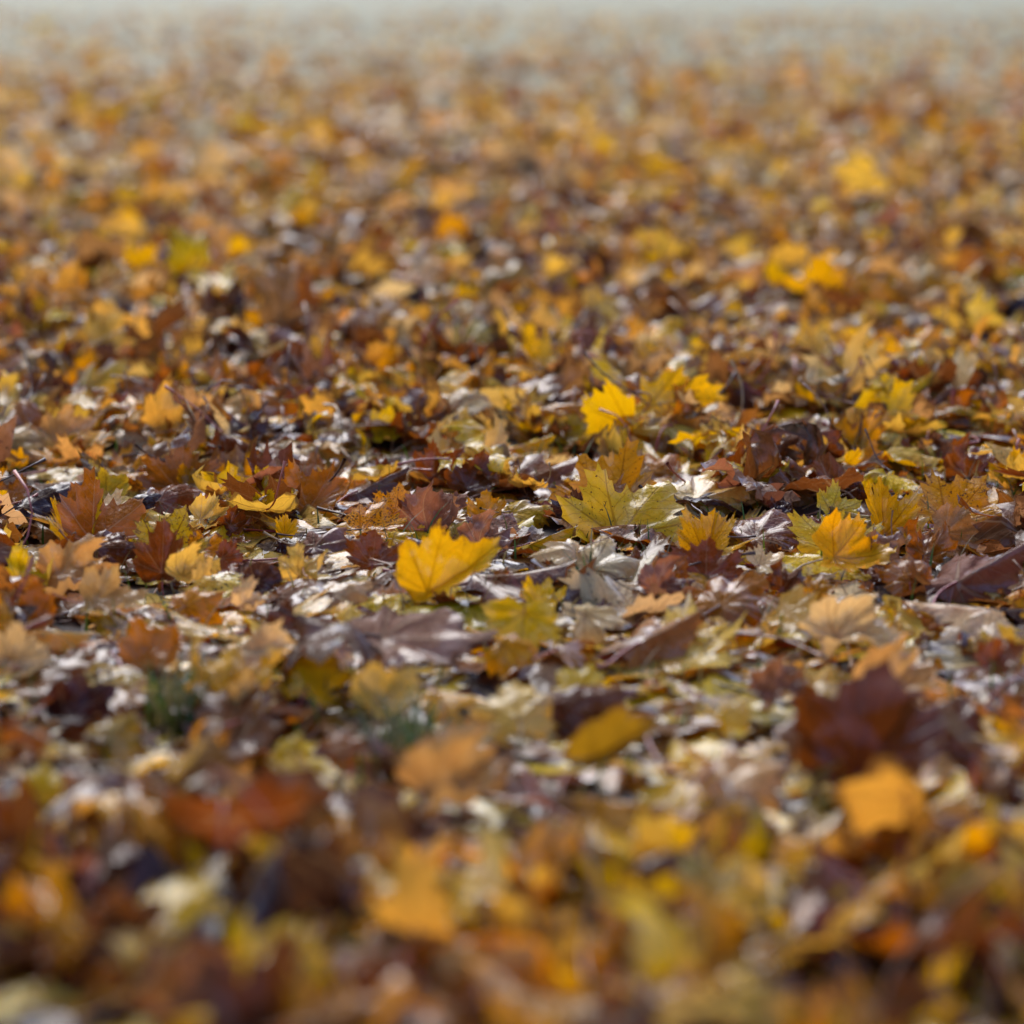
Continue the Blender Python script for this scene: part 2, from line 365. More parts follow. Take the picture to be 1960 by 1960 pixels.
hero(1800, 870, 90, -40, 58, 120, 'M', 'roll', 'pale shiny mauve leaf standing beside the crinkled dark brown leaf', vein=.5)
hero(1525, 925, 110, 0, 38, 60, 'N', 'dome', 'light brown domed leaf behind the small maroon leaf')
# --- sharp band, left half
hero(75, 955, 150, 28, 42, 62, 'D', 'rolldown', 'long dark leaf rolled up with a grey sheen at the left edge', 'the long rolled dark leaf', R=.085)
hero(28, 945, 80, 0, 50, 20, 'O', 'cup', 'orange brown leaf partly behind the long rolled dark leaf')
hero(145, 965, 90, -20, 55, -30, 'O', 'cup', 'orange leaf standing to the right of the long rolled dark leaf')
hero(150, 1012, 130, 5, 48, 5, 'Y', 'fold', 'yellow leaf with two horn like lobes in the left sharp band', 'the two horned yellow leaf', spots=.1)
hero(215, 1010, 165, 22, 60, 58, 'O', 'flat', 'large brown orange leaf leaning with straight pale rib on the left', 'the leaning brown orange leaf', spots=.25, R=.10, vein=.7)
hero(215, 1050, 120, 0, 62, 90, 'R', 'dome', 'smooth red brown leaf in front of the leaning brown orange leaf', spots=0, oval=.5)
hero(140, 1055, 80, 25, 40, 75, 'B', 'roll', 'dark brown rolled leaf at the foot of the two horned yellow leaf', spots=.6)
hero(330, 1040, 150, 0, 52, 18, 'Y', 'flat', 'yellow leaf with a net of black veins and brown specks on the left', 'the black veined yellow leaf', spots=.7, vein=-1)
hero(312, 1062, 55, 0, 80, 0, 'B', 'fold', 'thin upright brown leaf crossing the black veined yellow leaf', R=.07)
hero(400, 1045, 75, 10, 55, 40, 'A', 'cup', 'small amber leaf to the right of the black veined yellow leaf', spots=.3)
hero(443, 1068, 65, -10, 60, 80, 'R', 'flat', 'small rust red leaf next to the small amber leaf', spots=.1)
hero(510, 1108, 80, 0, 66, 60, 'D', 'cup', 'round dark purple leaf standing on its edge left of centre', 'the round dark purple leaf', oval=.9, spots=0)
hero(375, 1095, 120, 20, 28, 65, 'P', 'roll', 'pale yellow leaf rolled into a narrow strip below the small amber leaf')
hero(155, 1100, 160, 10, 26, 78, 'T', 'crumple', 'tan leaf with white sheen and raised ribs at lower left of the sharp band', vein=.8)
hero(65, 1100, 130, 0, 50, 30, 'Y', 'crumple', 'soft focus yellow leaf near the left edge below the sharp band', 'the soft yellow leaf at the left edge', spots=.1)
hero(60, 1170, 120, 0, 60, 0, 'O', 'cup', 'blurred orange leaf standing under the soft yellow leaf', spots=0)
hero(590, 1085, 100, -15, 48, 25, 'P', 'crumple', 'pale yellow crinkled leaf right of the round dark purple leaf', spots=.2)
hero(655, 1128, 165, 14, 24, 72, 'C', 'rolldown', 'cream leaf with a bright yellow tip lying like a rolled strip', 'the rolled cream leaf', vein=-.3)
hero(640, 1040, 150, 0, 26, 82, 'M', 'dome', 'glossy mauve leaf with pleated ribs lit white on top', 'the glossy pleated leaf', vein=.8, pucker=.2)
hero(725, 1010, 130, 0, 22, 80, 'A', 'flat', 'dark spotted amber leaf crossed by a long red stalk', stemlen=1.6, stembend=.35, spots=1.0)
hero(715, 1058, 100, 10, 60, 10, 'B', 'flat', 'dull brown pointed leaf facing forward between the pleated leaf and the big yellow leaf', spots=.2, vein=.5)
hero(840, 985, 115, -20, 66, 25, 'M', 'crumple', 'shrivelled silvery brown leaf standing upright near the centre', 'the shrivelled silvery leaf', vein=.6, R=.08)
hero(758, 965, 90, 10, 62, 15, 'A', 'flat', 'ragged amber leaf riddled with dark spots left of the shrivelled silvery leaf', spots=1)
hero(805, 975, 70, 0, 55, 40, 'R', 'flat', 'rust leaf with dark spots tucked behind the shrivelled silvery leaf', spots=.9)
hero(770, 1035, 75, -5, 40, 100, 'Y', 'dome', 'bright yellow leaf scrap above the big plain yellow leaf', spots=0)
hero(790, 1055, 110, 0, 55, -80, 'B', 'dome', 'dark brown domed leaf behind the big plain yellow leaf', spots=0)
hero(720, 925, 190, 22, 42, 68, 'B', 'tent', 'long brown leaf with a grey shine sloping up behind the spotted amber leaves', vein=.8, R=.10)
hero(940, 1030, 110, 5, 30, 60, 'M', 'crumple', 'grey brown glossy leaf between the centre yellow leaves', vein=.8)
hero(880, 1012, 60, 0, 60, 30, 'P', 'dome', 'small pale oval leaf just right of the shrivelled silvery leaf', oval=.9)
hero(930, 975, 80, 0, 55, 5, 'A', 'cup', 'small amber leaf with pale ribs left of the dark stalk', vein=.6)
hero(1010, 975, 130, 8, 24, 82, 'G', 'dome', 'golden brown leaf arched low beside the dark standing stalk', spots=.3)
hero(610, 945, 150, -8, 52, 20, 'O', 'cup', 'large orange brown leaf slightly blurred left of centre', 'the large orange brown leaf', R=.085, spots=.1)
hero(595, 890, 95, 0, 55, 15, 'O', 'dome', 'tall orange leaf behind the large orange brown leaf', spots=0)
hero(545, 1010, 60, 15, 75, 5, 'G', 'fold', 'narrow golden leaf standing beside a thin upright red stalk', stemlen=1.4, stembend=1.6)
hero(520, 975, 75, -10, 40, 60, 'Y', 'fold', 'small yellow leaf left of the large orange brown leaf', spots=.1)
hero(905, 915, 110, 10, 60, 30, 'R', 'cup', 'dark red brown leaf blurred above the shrivelled silvery leaf', 'the dark red brown leaf', spots=.3)
hero(850, 895, 105, -15, 58, 35, 'B', 'fold', 'purple brown leaf leaning beside the dark red brown leaf', spots=0)
hero(735, 895, 45, 0, 75, 10, 'R', 'fold', 'thin upright red leaf blurred behind the long sloping brown leaf')
hero(220, 935, 85, 0, 52, 40, 'L', 'cup', 'round olive yellow leaf above the leaning brown orange leaf', 'the round olive leaf', oval=.5, spots=.3)
hero(215, 985, 100, 0, 20, 80, 'C', 'flat', 'flat cream leaf with a wet shine under the round olive leaf')
hero(275, 960, 90, 35, 50, 75, 'D', 'rolldown', 'dark grey shiny leaf curved like a hook right of the round olive leaf')
hero(335, 950, 120, 10, 34, 70, 'B', 'dome', 'brown leaf with a pink stalk right of the hooked grey leaf', stemlen=1.2)
hero(410, 995, 100, 0, 30, 85, 'P', 'cup', 'pale yellow leaf pleated like a fan above the small amber leaf', vein=.8, pucker=.2)
hero(455, 1000, 70, 20, 60, 60, 'B', 'crumple', 'small crumpled brown leaf at the end of the pleated fan leaf')
hero(345, 905, 60, 0, 76, 5, 'O', 'flat', 'upright orange leaf like a candle flame on the left', R=.075, spots=0)
hero(375, 915, 70, 0, 66, 20, 'A', 'cup', 'amber leaf right next to the flame shaped orange leaf')
hero(45, 838, 140, 10, 30, 70, 'T', 'dome', 'broad beige leaf blurred at the left edge above the dark leaf', 'the broad beige leaf', spots=0)
hero(135, 830, 120, -5, 36, 60, 'T', 'cup', 'second beige leaf standing right of the broad beige leaf', spots=0, wide=.9)
hero(265, 835, 100, 0, 34, 80, 'C', 'dome', 'cream leaf with white top right of the two beige leaves', spots=0)
hero(30, 880, 50, 20, 70, -30, 'G', 'fold', 'narrow golden leaf in front of the broad beige leaf')
hero(300, 865, 80, 0, 55, 30, 'N', 'dome', 'light brown leaf blurred above the olive leaf', spots=0)
# --- behind the sharp band
hero(1090, 822, 85, 0, 58, 20, 'Y', 'cup', 'rounded deep yellow leaf out of focus above centre', 'the rounded deep yellow leaf', oval=.6, spots=0)
hero(1025, 845, 100, 8, 34, 70, 'Y', 'tent', 'yellow leaf lying left of the rounded deep yellow leaf', spots=0)
hero(1310, 840, 95, 0, 45, 20, 'G', 'dome', 'golden leaf blurred behind the glossy folded leaf', spots=0)
hero(1190, 865, 90, 0, 40, 50, 'T', 'cup', 'tan leaf blurred right of the rounded deep yellow leaf', spots=0)
hero(1200, 905, 110, 0, 48, 30, 'T', 'cup', 'tan leaf just behind the tip of the large speckled yellow leaf', spots=0)
hero(1265, 890, 110, 5, 45, 50, 'O', 'dome', 'golden brown leaf behind the tip of the large speckled yellow leaf', spots=0)
hero(820, 835, 90, 0, 58, 10, 'O', 'dome', 'orange leaf standing blurred above the dark red brown leaf', 'the blurred orange leaf', spots=0)
hero(750, 825, 90, 0, 34, 70, 'Y', 'cup', 'yellow leaf blurred left of the standing orange leaf', spots=0)
hero(1425, 770, 55, 0, 74, 5, 'R', 'fold', 'upright rust red leaf blurred behind the sharp band', 'the upright rust red leaf', spots=0, R=.07)
hero(1440, 722, 50, 0, 55, 20, 'Y', 'cup', 'small yellow leaf blurred just behind the upright rust red leaf', spots=0)
hero(1605, 765, 95, 0, 48, 20, 'G', 'dome', 'golden yellow leaf with broad lobes blurred at upper right', 'the broad golden leaf', spots=0)
hero(1530, 765, 80, 0, 45, 50, 'P', 'dome', 'pale yellow leaf left of the broad golden leaf', spots=0)
hero(1570, 665, 90, 0, 50, 20, 'P', 'cup', 'pale lemon leaf blurred high on the right', 'the pale lemon leaf', spots=0)
hero(1500, 585, 90, 0, 20, 80, 'C', 'dome', 'whitish leaf blurred far back right of centre', spots=0)
hero(1680, 597, 55, 0, 58, 20, 'Y', 'cup', 'small yellow leaf blurred far back on the right', spots=0)
hero(1155, 585, 85, 0, 45, 50, 'P', 'cup', 'pale yellow leaf blurred far back near the middle', spots=0)
hero(1400, 597, 60, 0, 58, 20, 'Y', 'cup', 'yellow leaf blurred far back left of the whitish leaf', spots=0)
hero(315, 608, 100, 0, 50, 10, 'Y', 'tent', 'broad deep yellow leaf blurred far back on the left', 'the far deep yellow leaf', spots=0)
hero(45, 633, 75, 0, 45, 70, 'L', 'cup', 'olive yellow leaf blurred at the left edge far back', spots=0, oval=.6)
hero(1915, 700, 100, 0, 48, 60, 'Y', 'dome', 'deep yellow leaf blurred at the right edge', 'the deep yellow leaf at the right edge', spots=0)
hero(985, 730, 80, 0, 45, 10, 'G', 'dome', 'golden leaf with a white lower edge blurred above centre', spots=0)
hero(860, 560, 60, 0, 48, 10, 'G', 'dome', 'golden leaf blurred far back above centre', spots=0)
# --- in front of the sharp band
hero(820, 1222, 300, 0, 17, 95, 'J', 'flat', 'huge mauve leaf with two pale ribs in the blurred front', 'the huge mauve leaf', R=.15, vein=1, spots=0, kx=-.5, pucker=.10, wide=.5, oval=.6, ky=.1)
hero(1000, 1205, 135, 0, 62, 185, 'Y', 'flat', 'deep yellow leaf hanging down right of the huge mauve leaf', 'the deep yellow hanging leaf', spots=.2)
hero(985, 1245, 110, 0, 50, 120, 'A', 'dome', 'amber leaf under the deep yellow hanging leaf', spots=.1)
hero(600, 1280, 150, -5, 52, 10, 'Y', 'dome', 'blurred yellow leaf below the left end of the huge mauve leaf', 'the front blurred yellow leaf', spots=0, vein=0)
hero(750, 1325, 145, 0, 50, 40, 'P', 'cup', 'pale olive yellow leaf below the huge mauve leaf', spots=0)
hero(985, 1345, 170, 0, 42, -10, 'P', 'dome', 'pale golden leaf with wide lobes in the blurred front centre', 'the front pale golden leaf', spots=0)
hero(1115, 1300, 110, 0, 60, 20, 'Y', 'dome', 'yellow leaf with a white edge right of the front pale golden leaf', spots=0, vein=0)
hero(1270, 1205, 220, 15, 30, 62, 'N', 'tent', 'light brown leaf with a lilac shine on its ridge', 'the ridged light brown leaf', R=.11, vein=.6, spots=0)
hero(1150, 1180, 115, 0, 42, 100, 'C', 'dome', 'cream leaf with a green tinge left of the ridged light brown leaf', spots=.1)
hero(1185, 1425, 240, 24, 50, 72, 'L', 'fold', 'folded olive leaf lying diagonally in the near blurred front', 'the folded olive leaf', R=.10, spots=0, wide=.6, vein=-.2, oval=.8, fold=1.3)
hero(1130, 1330, 190, 5, 26, 75, 'B', 'rolldown', 'brown rolled leaf with a blue white shine above the folded olive leaf', spots=0)
hero(1410, 1370, 80, 0, 50, 150, 'Y', 'dome', 'small bright yellow leaf in the blurred front right of the folded olive leaf', 'the small front yellow leaf', spots=0)
hero(1660, 1400, 330, 0, 66, 15, 'B', 'cup', 'very large brown leaf standing upright in the blurred front right', 'the very large upright leaf', R=.125, spots=0, vein=-.6)
hero(1820, 1390, 200, -10, 58, 20, 'B', 'dome', 'big brown leaf right of the very large upright leaf', spots=0)
hero(1730, 1305, 190, 0, 32, 60, 'T', 'crumple', 'pinkish tan crumpled leaf on top of the very large upright leaf', 'the pinkish crumpled leaf', spots=0)
hero(1500, 1310, 120, 0, 40, 60, 'M', 'crumple', 'pinkish mauve leaf left of the very large upright leaf', spots=0)
hero(1645, 1215, 180, 0, 30, 80, 'C', 'crumple', 'cream crinkled leaves edge blurred above the pinkish crumpled leaf', 'the crinkled cream leaf', spots=0)
hero(1530, 1175, 110, -25, 42, 100, 'P', 'flat', 'plain pale yellow leaf sloping down left of the crinkled cream leaf', spots=0, vein=0)
hero(1375, 1210, 90, 0, 42, 40, 'Y', 'dome', 'yellow leaf right of the ridged light brown leaf', spots=0)
hero(1632, 1202, 50, 0, 60, 20, 'Y', 'fold', 'tiny bright yellow leaf standing on the crinkled cream leaf', spots=0)
hero(440, 1310, 165, 8, 58, 10, 'G', 'crumple', 'golden leaf standing tall in the blurred front left', 'the tall front golden leaf', R=.085, spots=0)
hero(490, 1340, 110, 0, 45, 60, 'T', 'cup', 'beige leaf right of the tall front golden leaf', spots=0)
hero(562, 1430, 75, 10, 60, 30, 'Y', 'dome', 'small strong yellow leaf in the near front left of centre', 'the small near yellow leaf', spots=0)
hero(165, 1355, 150, -10, 48, 60, 'V', 'cup', 'dark maroon cupped leaf in the blurred front left', 'the dark maroon cupped leaf', spots=0, oval=.4)
hero(225, 1400, 130, 0, 52, 40, 'L', 'dome', 'dull olive yellow leaf under the dark maroon cupped leaf', spots=0)
hero(60, 1425, 100, 0, 50, 40, 'O', 'cup', 'orange leaf blurred in the front left corner', spots=0)
hero(80, 1490, 110, 0, 50, 10, 'Y', 'dome', 'yellow leaf in the lower left corner of the leaf carpet', 'the corner yellow leaf', spots=0)
hero(50, 1260, 130, 0, 40, 60, 'C', 'cup', 'cream leaf blurred at the left edge in front', spots=0)
hero(300, 1245, 140, 0, 48, 30, 'O', 'cup', 'dull orange brown leaf between the cream leaves in front left', 'the dull front orange leaf', spots=0)
hero(85, 1212, 190, 3, 16, 88, 'P', 'tent', 'long flat pale yellow leaf edge at the left in front', spots=0, vein=0)
hero(145, 1265, 90, 0, 55, 50, 'N', 'dome', 'light brown leaf right of the blurred cream leaf', spots=0)
hero(215, 1150, 130, 0, 32, 80, 'T', 'cup', 'tan leaf with pale border below the black veined yellow leaf', spots=0)
hero(380, 1150, 110, 0, 40, 60, 'A', 'dome', 'amber leaf blurred below the rolled pale strip', spots=0)
hero(485, 1150, 80, 0, 30, 60, 'C', 'crumple', 'small cream leaf under the round dark purple leaf', spots=.1)
hero(555, 1200, 90, 0, 50, 70, 'R', 'flat', 'rust orange leaf at the left end of the huge mauve leaf', spots=0)
hero(890, 1490, 230, 0, 34, 70, 'T', 'crumple', 'pinkish beige leaf in the very near front centre', 'the near beige leaf', spots=0)
hero(660, 1425, 90, 0, 50, 70, 'O', 'dome', 'orange brown leaf between the small near yellow leaf and the grass', spots=0)
hero(1920, 1260, 110, 0, 40, 60, 'R', 'cup', 'reddish orange leaf with a pale tip at the right edge in front', spots=0, wide=.8)
hero(1540, 1400, 110, 0, 55, 60, 'N', 'dome', 'light brown leaf beside the left side of the very large upright leaf', spots=0)
hero(1430, 1480, 200, 0, 34, 60, 'T', 'dome', 'greyish beige leaf in the near front right of the folded olive leaf', spots=0)
hero(1730, 1240, 60, 0, 45, 60, 'P', 'dome', 'small pale leaf above right of the pinkish crumpled leaf', spots=0)
hero(1040, 1140, 90, 0, 50, 20, 'Y', 'cup', 'yellow leaf above the deep yellow hanging leaf', spots=.1)
hero(1280, 1120, 110, 0, 34, 70, 'M', 'crumple', 'glossy mauve brown crumpled leaf left of the broad orange brown leaf', spots=0)
hero(1510, 1110, 90, 10, 45, 40, 'B', 'crumple', 'purple brown crinkled leaf below the wet brown leaf', spots=.2)
hero(1565, 1130, 75, 0, 55, 20, 'A', 'crumple', 'amber crinkled leaf with dark specks right of the purple brown crinkled leaf', spots=.8)
hero(1470, 1075, 75, 0, 26, 60, 'C', 'flat', 'small glossy cream leaf just under the wet brown leaf', spots=.5)

def hero_params():
    n = len(H); P = {k: np.zeros(n) for k in KEYSP}; cols = []
    for i, h in enumerate(H):
        s = dict(fold=0, pucker=.07, ripple=.05, lump=.03, kx=0, ky=0, axis=0, oval=0, wide=1.0,
                 stemlen=.75, stembend=rng.uniform(-.3, .8), stemside=rng.uniform(-.5, .5), spots=rng.uniform(0, .45), edge=rng.uniform(0, .5),
                 vein=(-.55 if h['col'] in DARKV else .5))
        s['oval'] = .3 if (h['py'] < 870 or h['py'] > 1150) else .18
        s.update(SH[h['shape']]); s.update(h['ex'])
        lean = R_(h['lean']*(.74 if h['lean'] > 40 else 1))
        p = at(h['px'], h['py'], .03)
        mpp = axial(p)*2*math.tan(HFOV/2)/1960
        Rr = s.get('R', min(h['w']*mpp/1.22, .14))
        zc = .022+.20*Rr*math.sin(lean)
        p = at(h['px'], h['py'], zc)
        for k in s:
            if k in P: P[k][i] = s[k]
        P['R'][i] = Rr; P['seed'][i] = (i*0.618) % 1; P['yaw'][i] = R_(h['yaw']); P['lean'][i] = lean; P['twist'][i] = R_(h['twist'])
        P['x'][i], P['y'][i], P['z'][i] = p
        cols.append(h['col'])
    return P, cols

CODES = 'YGAORBDTCPMLVN'
def random_params(n, xs, ys, zone):
    P = {k: np.zeros(n) for k in KEYSP}
    U = rng.uniform
    P['R'] = np.clip(rng.normal(.096, .019, n), .05, .14); P['seed'] = U(0, 1, n)
    P['oval'] = np.where(U(0, 1, n) < .3, U(.2, .95, n), 0); P['wide'] = U(.78, 1.15, n); P['bite'] = np.where(U(0, 1, n) < .5, U(.15, .75, n), 0)
    P['pucker'] = U(.04, .16, n); P['ripple'] = U(.03, .17, n); P['lump'] = U(.03, .11, n)
    kind = U(0, 1, n)
    P['kx'] = rng.normal(0, 1.0, n); P['ky'] = rng.normal(0, .9, n)
    P['kx'] = np.where(kind > .8, np.sign(P['kx'])*U(1.6, 3.2, n), P['kx'])
    P['fold'] = np.where((kind > .55) & (kind < .72), np.sign(rng.normal(0, 1, n))*U(.5, 2.2, n), rng.normal(0, .08, n))
    P['axis'] = U(-.8, .8, n)
    P['yaw'] = U(0, 2*math.pi, n); P['twist'] = U(0, 2*math.pi, n)
    P['lean'] = np.abs(rng.normal(0, R_(16), n)); st = U(0, 1, n) < .09; P['lean'] = np.where(st, U(R_(35), R_(78), n), P['lean'])
    flip = U(0, 1, n) < .38; P['lean'] = np.where(flip, math.pi-P['lean'], P['lean'])
    P['stemlen'] = U(.5, 1.1, n); P['stembend'] = rng.normal(.3, 1.0, n); P['stemside'] = U(-.6, .6, n)
    P['spots'] = U(0, 1, n)**1.6; P['edge'] = U(0, .8, n)
    P['x'] = xs; P['y'] = ys
    P['z'] = ground_z(xs, ys)+U(.0, .030, n)+np.where(P['lean'] > R_(90), 0, 0)
    P['sit'] = np.ones(n)
    # share of each colour: more brown near, more pale further back, partly painting in haze and sheen
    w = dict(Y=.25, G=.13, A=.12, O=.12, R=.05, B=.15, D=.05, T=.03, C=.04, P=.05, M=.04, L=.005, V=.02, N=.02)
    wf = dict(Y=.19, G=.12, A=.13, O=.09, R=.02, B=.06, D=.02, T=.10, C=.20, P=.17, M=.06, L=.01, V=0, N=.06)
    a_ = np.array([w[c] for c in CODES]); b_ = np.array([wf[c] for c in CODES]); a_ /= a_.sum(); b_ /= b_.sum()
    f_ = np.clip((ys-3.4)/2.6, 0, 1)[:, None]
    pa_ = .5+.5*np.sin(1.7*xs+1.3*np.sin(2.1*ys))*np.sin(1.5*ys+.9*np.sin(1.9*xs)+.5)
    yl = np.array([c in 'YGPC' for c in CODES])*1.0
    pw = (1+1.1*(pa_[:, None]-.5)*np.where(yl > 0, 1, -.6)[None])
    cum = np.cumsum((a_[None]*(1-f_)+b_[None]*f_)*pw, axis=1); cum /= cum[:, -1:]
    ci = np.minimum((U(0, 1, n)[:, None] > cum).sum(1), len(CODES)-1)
    cols = [CODES[i] for i in ci]
    P['vein'] = np.array([(-1 if c in DARKV else 1) for c in cols])*U(.2, .9, n)
    return P, cols

def colours(cols, P):
    base = np.array([COL[c][0] for c in cols])
    n = len(cols); f = np.exp(rng.normal(0, .16, n))[:, None]
    g = 1+rng.normal(0, .04, (n, 3))
    c = base*f*g
    return np.maximum(c*np.minimum(1, .86/c.max(1, keepdims=True)), .003)

def place(V, P, Rm):
    """leaf space -> world; sit: rest the low edge of random leaves on their layer"""
    W = np.einsum('nij,nvj->nvi', Rm, V)
    ctr = np.einsum('nij,nj->ni', Rm, np.stack([np.zeros(len(P['R'])), .33*P['R'], np.zeros(len(P['R']))], -1))
    W = W-ctr[:, None, :]
    low = np.percentile(W[:, :, 2], 12, axis=1)
    dz = np.where(P['sit'] > 0, -low, 0)
    off = np.stack([P['x'], P['y'], P['z']+dz], -1)
    return W+off[:, None, :], off-ctr          # world vertices, world position of the leaf's own origin

# ------------------------------------------------------------------ scatter
def scatter(y0, y1, dens, pad):
    k = math.tan(HFOV/2)
    out = []
    steps = max(1, int((y1-y0)/.25)); ed = np.linspace(y0, y1, steps+1)
    for a, b in zip(ed[:-1], ed[1:]):
        hw = (b*1.03+.1)*k+pad
        d = dens(0.5*(a+b)) if callable(dens) else dens
        n = int(2*hw*(b-a)*d)
        out.append(np.stack([rng.uniform(-hw, hw, n), rng.uniform(a, b, n)], -1))
    return np.concatenate(out)
HP, Hcols = hero_params()
hx, hy = np.array([h['px'] for h in H], float), np.array([h['py'] for h in H], float)
hR = HP['R']
zones = []
near = scatter(1.35, 4.3, 440, .35)
P0, c0 = random_params(len(near), near[:, 0], near[:, 1], 0)
# keep random leaves from hiding the hand-laid ones
px, py, dep = project(np.stack([P0['x'], P0['y'], P0['z']+.02], -1))
hdep = np.array([axial((HP['x'][i], HP['y'][i], HP['z'][i])) for i in range(len(H))])
hrad = hR/hdep*980/math.tan(HFOV/2)
lrad = P0['R']/dep*980/math.tan(HFOV/2)
dx = np.abs(px[:, None]-hx[None]); dy = py[:, None]-hy[None]
clash = ((dx < .50*hrad[None]+.22*lrad[:, None]) & (dy > -.12*hrad[None]) & (dy < .34*hrad[None]+.36*lrad[:, None])).any(1)
grass_spots = [(760, 1430, 75), (345, 1385, 55), (560, 785, 18), (1850, 1050, 22), (210, 1090, 40), (1500, 1215, 40), (1120, 1130, 24), (1460, 790, 18)]
open_ = np.zeros(len(px), bool)
for gx, gy, gr in grass_spots: open_ |= (np.hypot(px-gx, (py-gy)*1.3) < gr+.30*lrad) & (gr > 50) & (np.hypot(px-gx, (py-gy)*1.3) < gr*.9)
flatten = clash | open_
P0['lean'] = np.where(flatten, np.where(P0['lean'] > 1.57, math.pi-rng.uniform(0, .12, len(px)), rng.uniform(0, .12, len(px))), P0['lean'])
for k in ('kx', 'ky', 'fold', 'lump', 'ripple'): P0[k] = np.where(flatten, P0[k]*.25, P0[k])
P0['z'] = np.where(flatten, ground_z(P0['x'], P0['y'])-.004+rng.uniform(0, .014, len(px)), P0['z'])
P0['z'] = np.where(clash & (rng.uniform(0, 1, len(px)) < .25), -.05, P0['z'])
P0['z'] = np.where(open_, -.05, P0['z'])
P0['stembend'] = np.where(flatten, 0, P0['stembend'])
mid = scatter(4.3, 9.0, 380, .6)
def edge_y(x): return 6.9+.4*np.sin(x*1.3+.4)+.35*np.sin(x*3.1+1)
mid = mid[rng.uniform(0, 1, len(mid)) < np.clip(1/(1+np.exp((mid[:, 1]-edge_y(mid[:, 0]))/.4)), .28, 1)]; P1, c1 = random_params(len(mid), mid[:, 0], mid[:, 1], 1)
px1, py1, dep1 = project(np.stack([P1['x'], P1['y'], P1['z']+.02], -1))
lr1 = P1['R']/dep1*980/math.tan(HFOV/2)
cl1 = ((np.abs(px1[:, None]-hx[None]) < .6*hrad[None]+.3*lr1[:, None]) & (py1[:, None]-hy[None] > -.1*hrad[None]) & (py1[:, None]-hy[None] < .4*hrad[None]+.4*lr1[:, None])).any(1)
P1['lean'] = np.where(cl1, .08, P1['lean']); P1['z'] = np.where(cl1, -.004, P1['z'])
for k in ('kx', 'ky', 'fold'): P1[k] = np.where(cl1, P1[k]*.25, P1[k])
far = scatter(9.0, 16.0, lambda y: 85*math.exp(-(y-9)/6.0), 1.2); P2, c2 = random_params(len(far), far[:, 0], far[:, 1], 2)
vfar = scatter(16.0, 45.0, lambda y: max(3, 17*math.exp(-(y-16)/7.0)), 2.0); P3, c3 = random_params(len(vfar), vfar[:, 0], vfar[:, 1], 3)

def build_arrays(P, cols, level):
    V, uv, t, quads, tris = make_leaves(P, level)
    Rm = rot(P['yaw'], P['lean'], P['twist'])
    W, org = place(V, P, Rm)
    C = colours(cols, P)
    return dict(W=W, V=V, uv=uv, t=t, quads=quads, tris=tris, Rm=Rm, org=org, C=C, P=P, cols=cols)
crumb = scatter(1.5, 5.5, 260, .3); PC, cc = random_params(len(crumb), crumb[:, 0], crumb[:, 1], 1)
PC['R'] = rng.uniform(.006, .022, len(crumb)); PC['bite'] = rng.uniform(.4, .9, len(crumb)); PC['z'] = ground_z(PC['x'], PC['y'])+rng.uniform(0, .022, len(crumb))
cc = [c if rng.uniform() < .3 else 'BODRN'[int(rng.integers(5))] for c in cc]
AC = build_arrays(PC, cc, 1)
AH = build_arrays(HP, Hcols, -1)
A0 = build_arrays(P0, c0, 0)
A1 = build_arrays(P1, c1, 1)
A2 = build_arrays(P2, c2, 2)
A3 = build_arrays(P3, c3, 3)

def flat_mesh(A, keep):
    """joined arrays of the leaves in keep"""
    W = A['W'][keep]; n, nv = W.shape[:2]
    off = (np.arange(n)*nv)[:, None, None]
    q = (A['quads'][None]+off).reshape(-1, 4) if len(A['quads']) else np.zeros((0, 4), int)
    tr = (A['tris'][None]+off).reshape(-1, 3)
    tint = np.concatenate([np.repeat(A['C'][keep][:, None, :], nv, 1), np.repeat(A['t'][None, :, None], n, 0)], -1).reshape(-1, 4)
    lc = np.concatenate([A['uv'][keep], np.repeat(A['P']['seed'][keep][:, None, None], nv, 1)], -1).reshape(-1, 3)
    ld = np.repeat(np.stack([A['P']['spots'], A['P']['edge'], A['P']['vein']], -1)[keep][:, None, :], nv, 1).reshape(-1, 3)
    return W.reshape(-1, 3), q, tr, tint, lc, ld

# ------------------------------------------------------------------ which leaves show largest: look along rays
def visible_counts():
    sets = [AH, A0, A1]; verts = []; polys = []; owner = []; off = 0; ob = 0
    for A in sets:
        n, nv = A['W'].shape[:2]
        W, q, tr, *_ = flat_mesh(A, np.arange(n))
        polys += (np.concatenate([q[:, [0, 1, 2]], q[:, [0, 2, 3]]])+off).tolist() if len(q) else []
        nq = len(A['quads'])
        if len(q): owner.append(np.tile(np.repeat(np.arange(n), nq), 2)+ob)
        polys += (tr+off).tolist(); owner.append(np.repeat(np.arange(n), len(A['tris']))+ob)
        verts.append(W); off += len(W); ob += n
    owner = np.concatenate(owner); V = np.concatenate(verts)
    tree = BVHTree.FromPolygons(V.tolist(), polys)
    cnt = np.zeros(ob, int); o = Vector((0, 0, CAM_Z)); k = math.tan(HFOV/2)
    for py_ in range(470, 1960, 7):
        for px_ in range(3, 1960, 7):
            u = (px_-980)/980*k; v = -(py_-980)/980*k
            d = Vector((u, math.cos(PITCH)+v*math.sin(PITCH), -math.sin(PITCH)+v*math.cos(PITCH))).normalized()
            hit = tree.ray_cast(o, d, 12)
            if hit[2] is not None: cnt[owner[hit[2]]] += 1
    return cnt
cnt = visible_counts()
nH, n0 = len(H), len(P0['R'])
hero_seen = [i for i in range(nH) if cnt[i] >= 2]
print("hand-laid leaves", nH, "seen", len(hero_seen), "unseen", [H[i]['label'] for i in range(nH) if cnt[i] < 4])
c_near = cnt[nH:nH+n0]
order = np.argsort(-c_near)
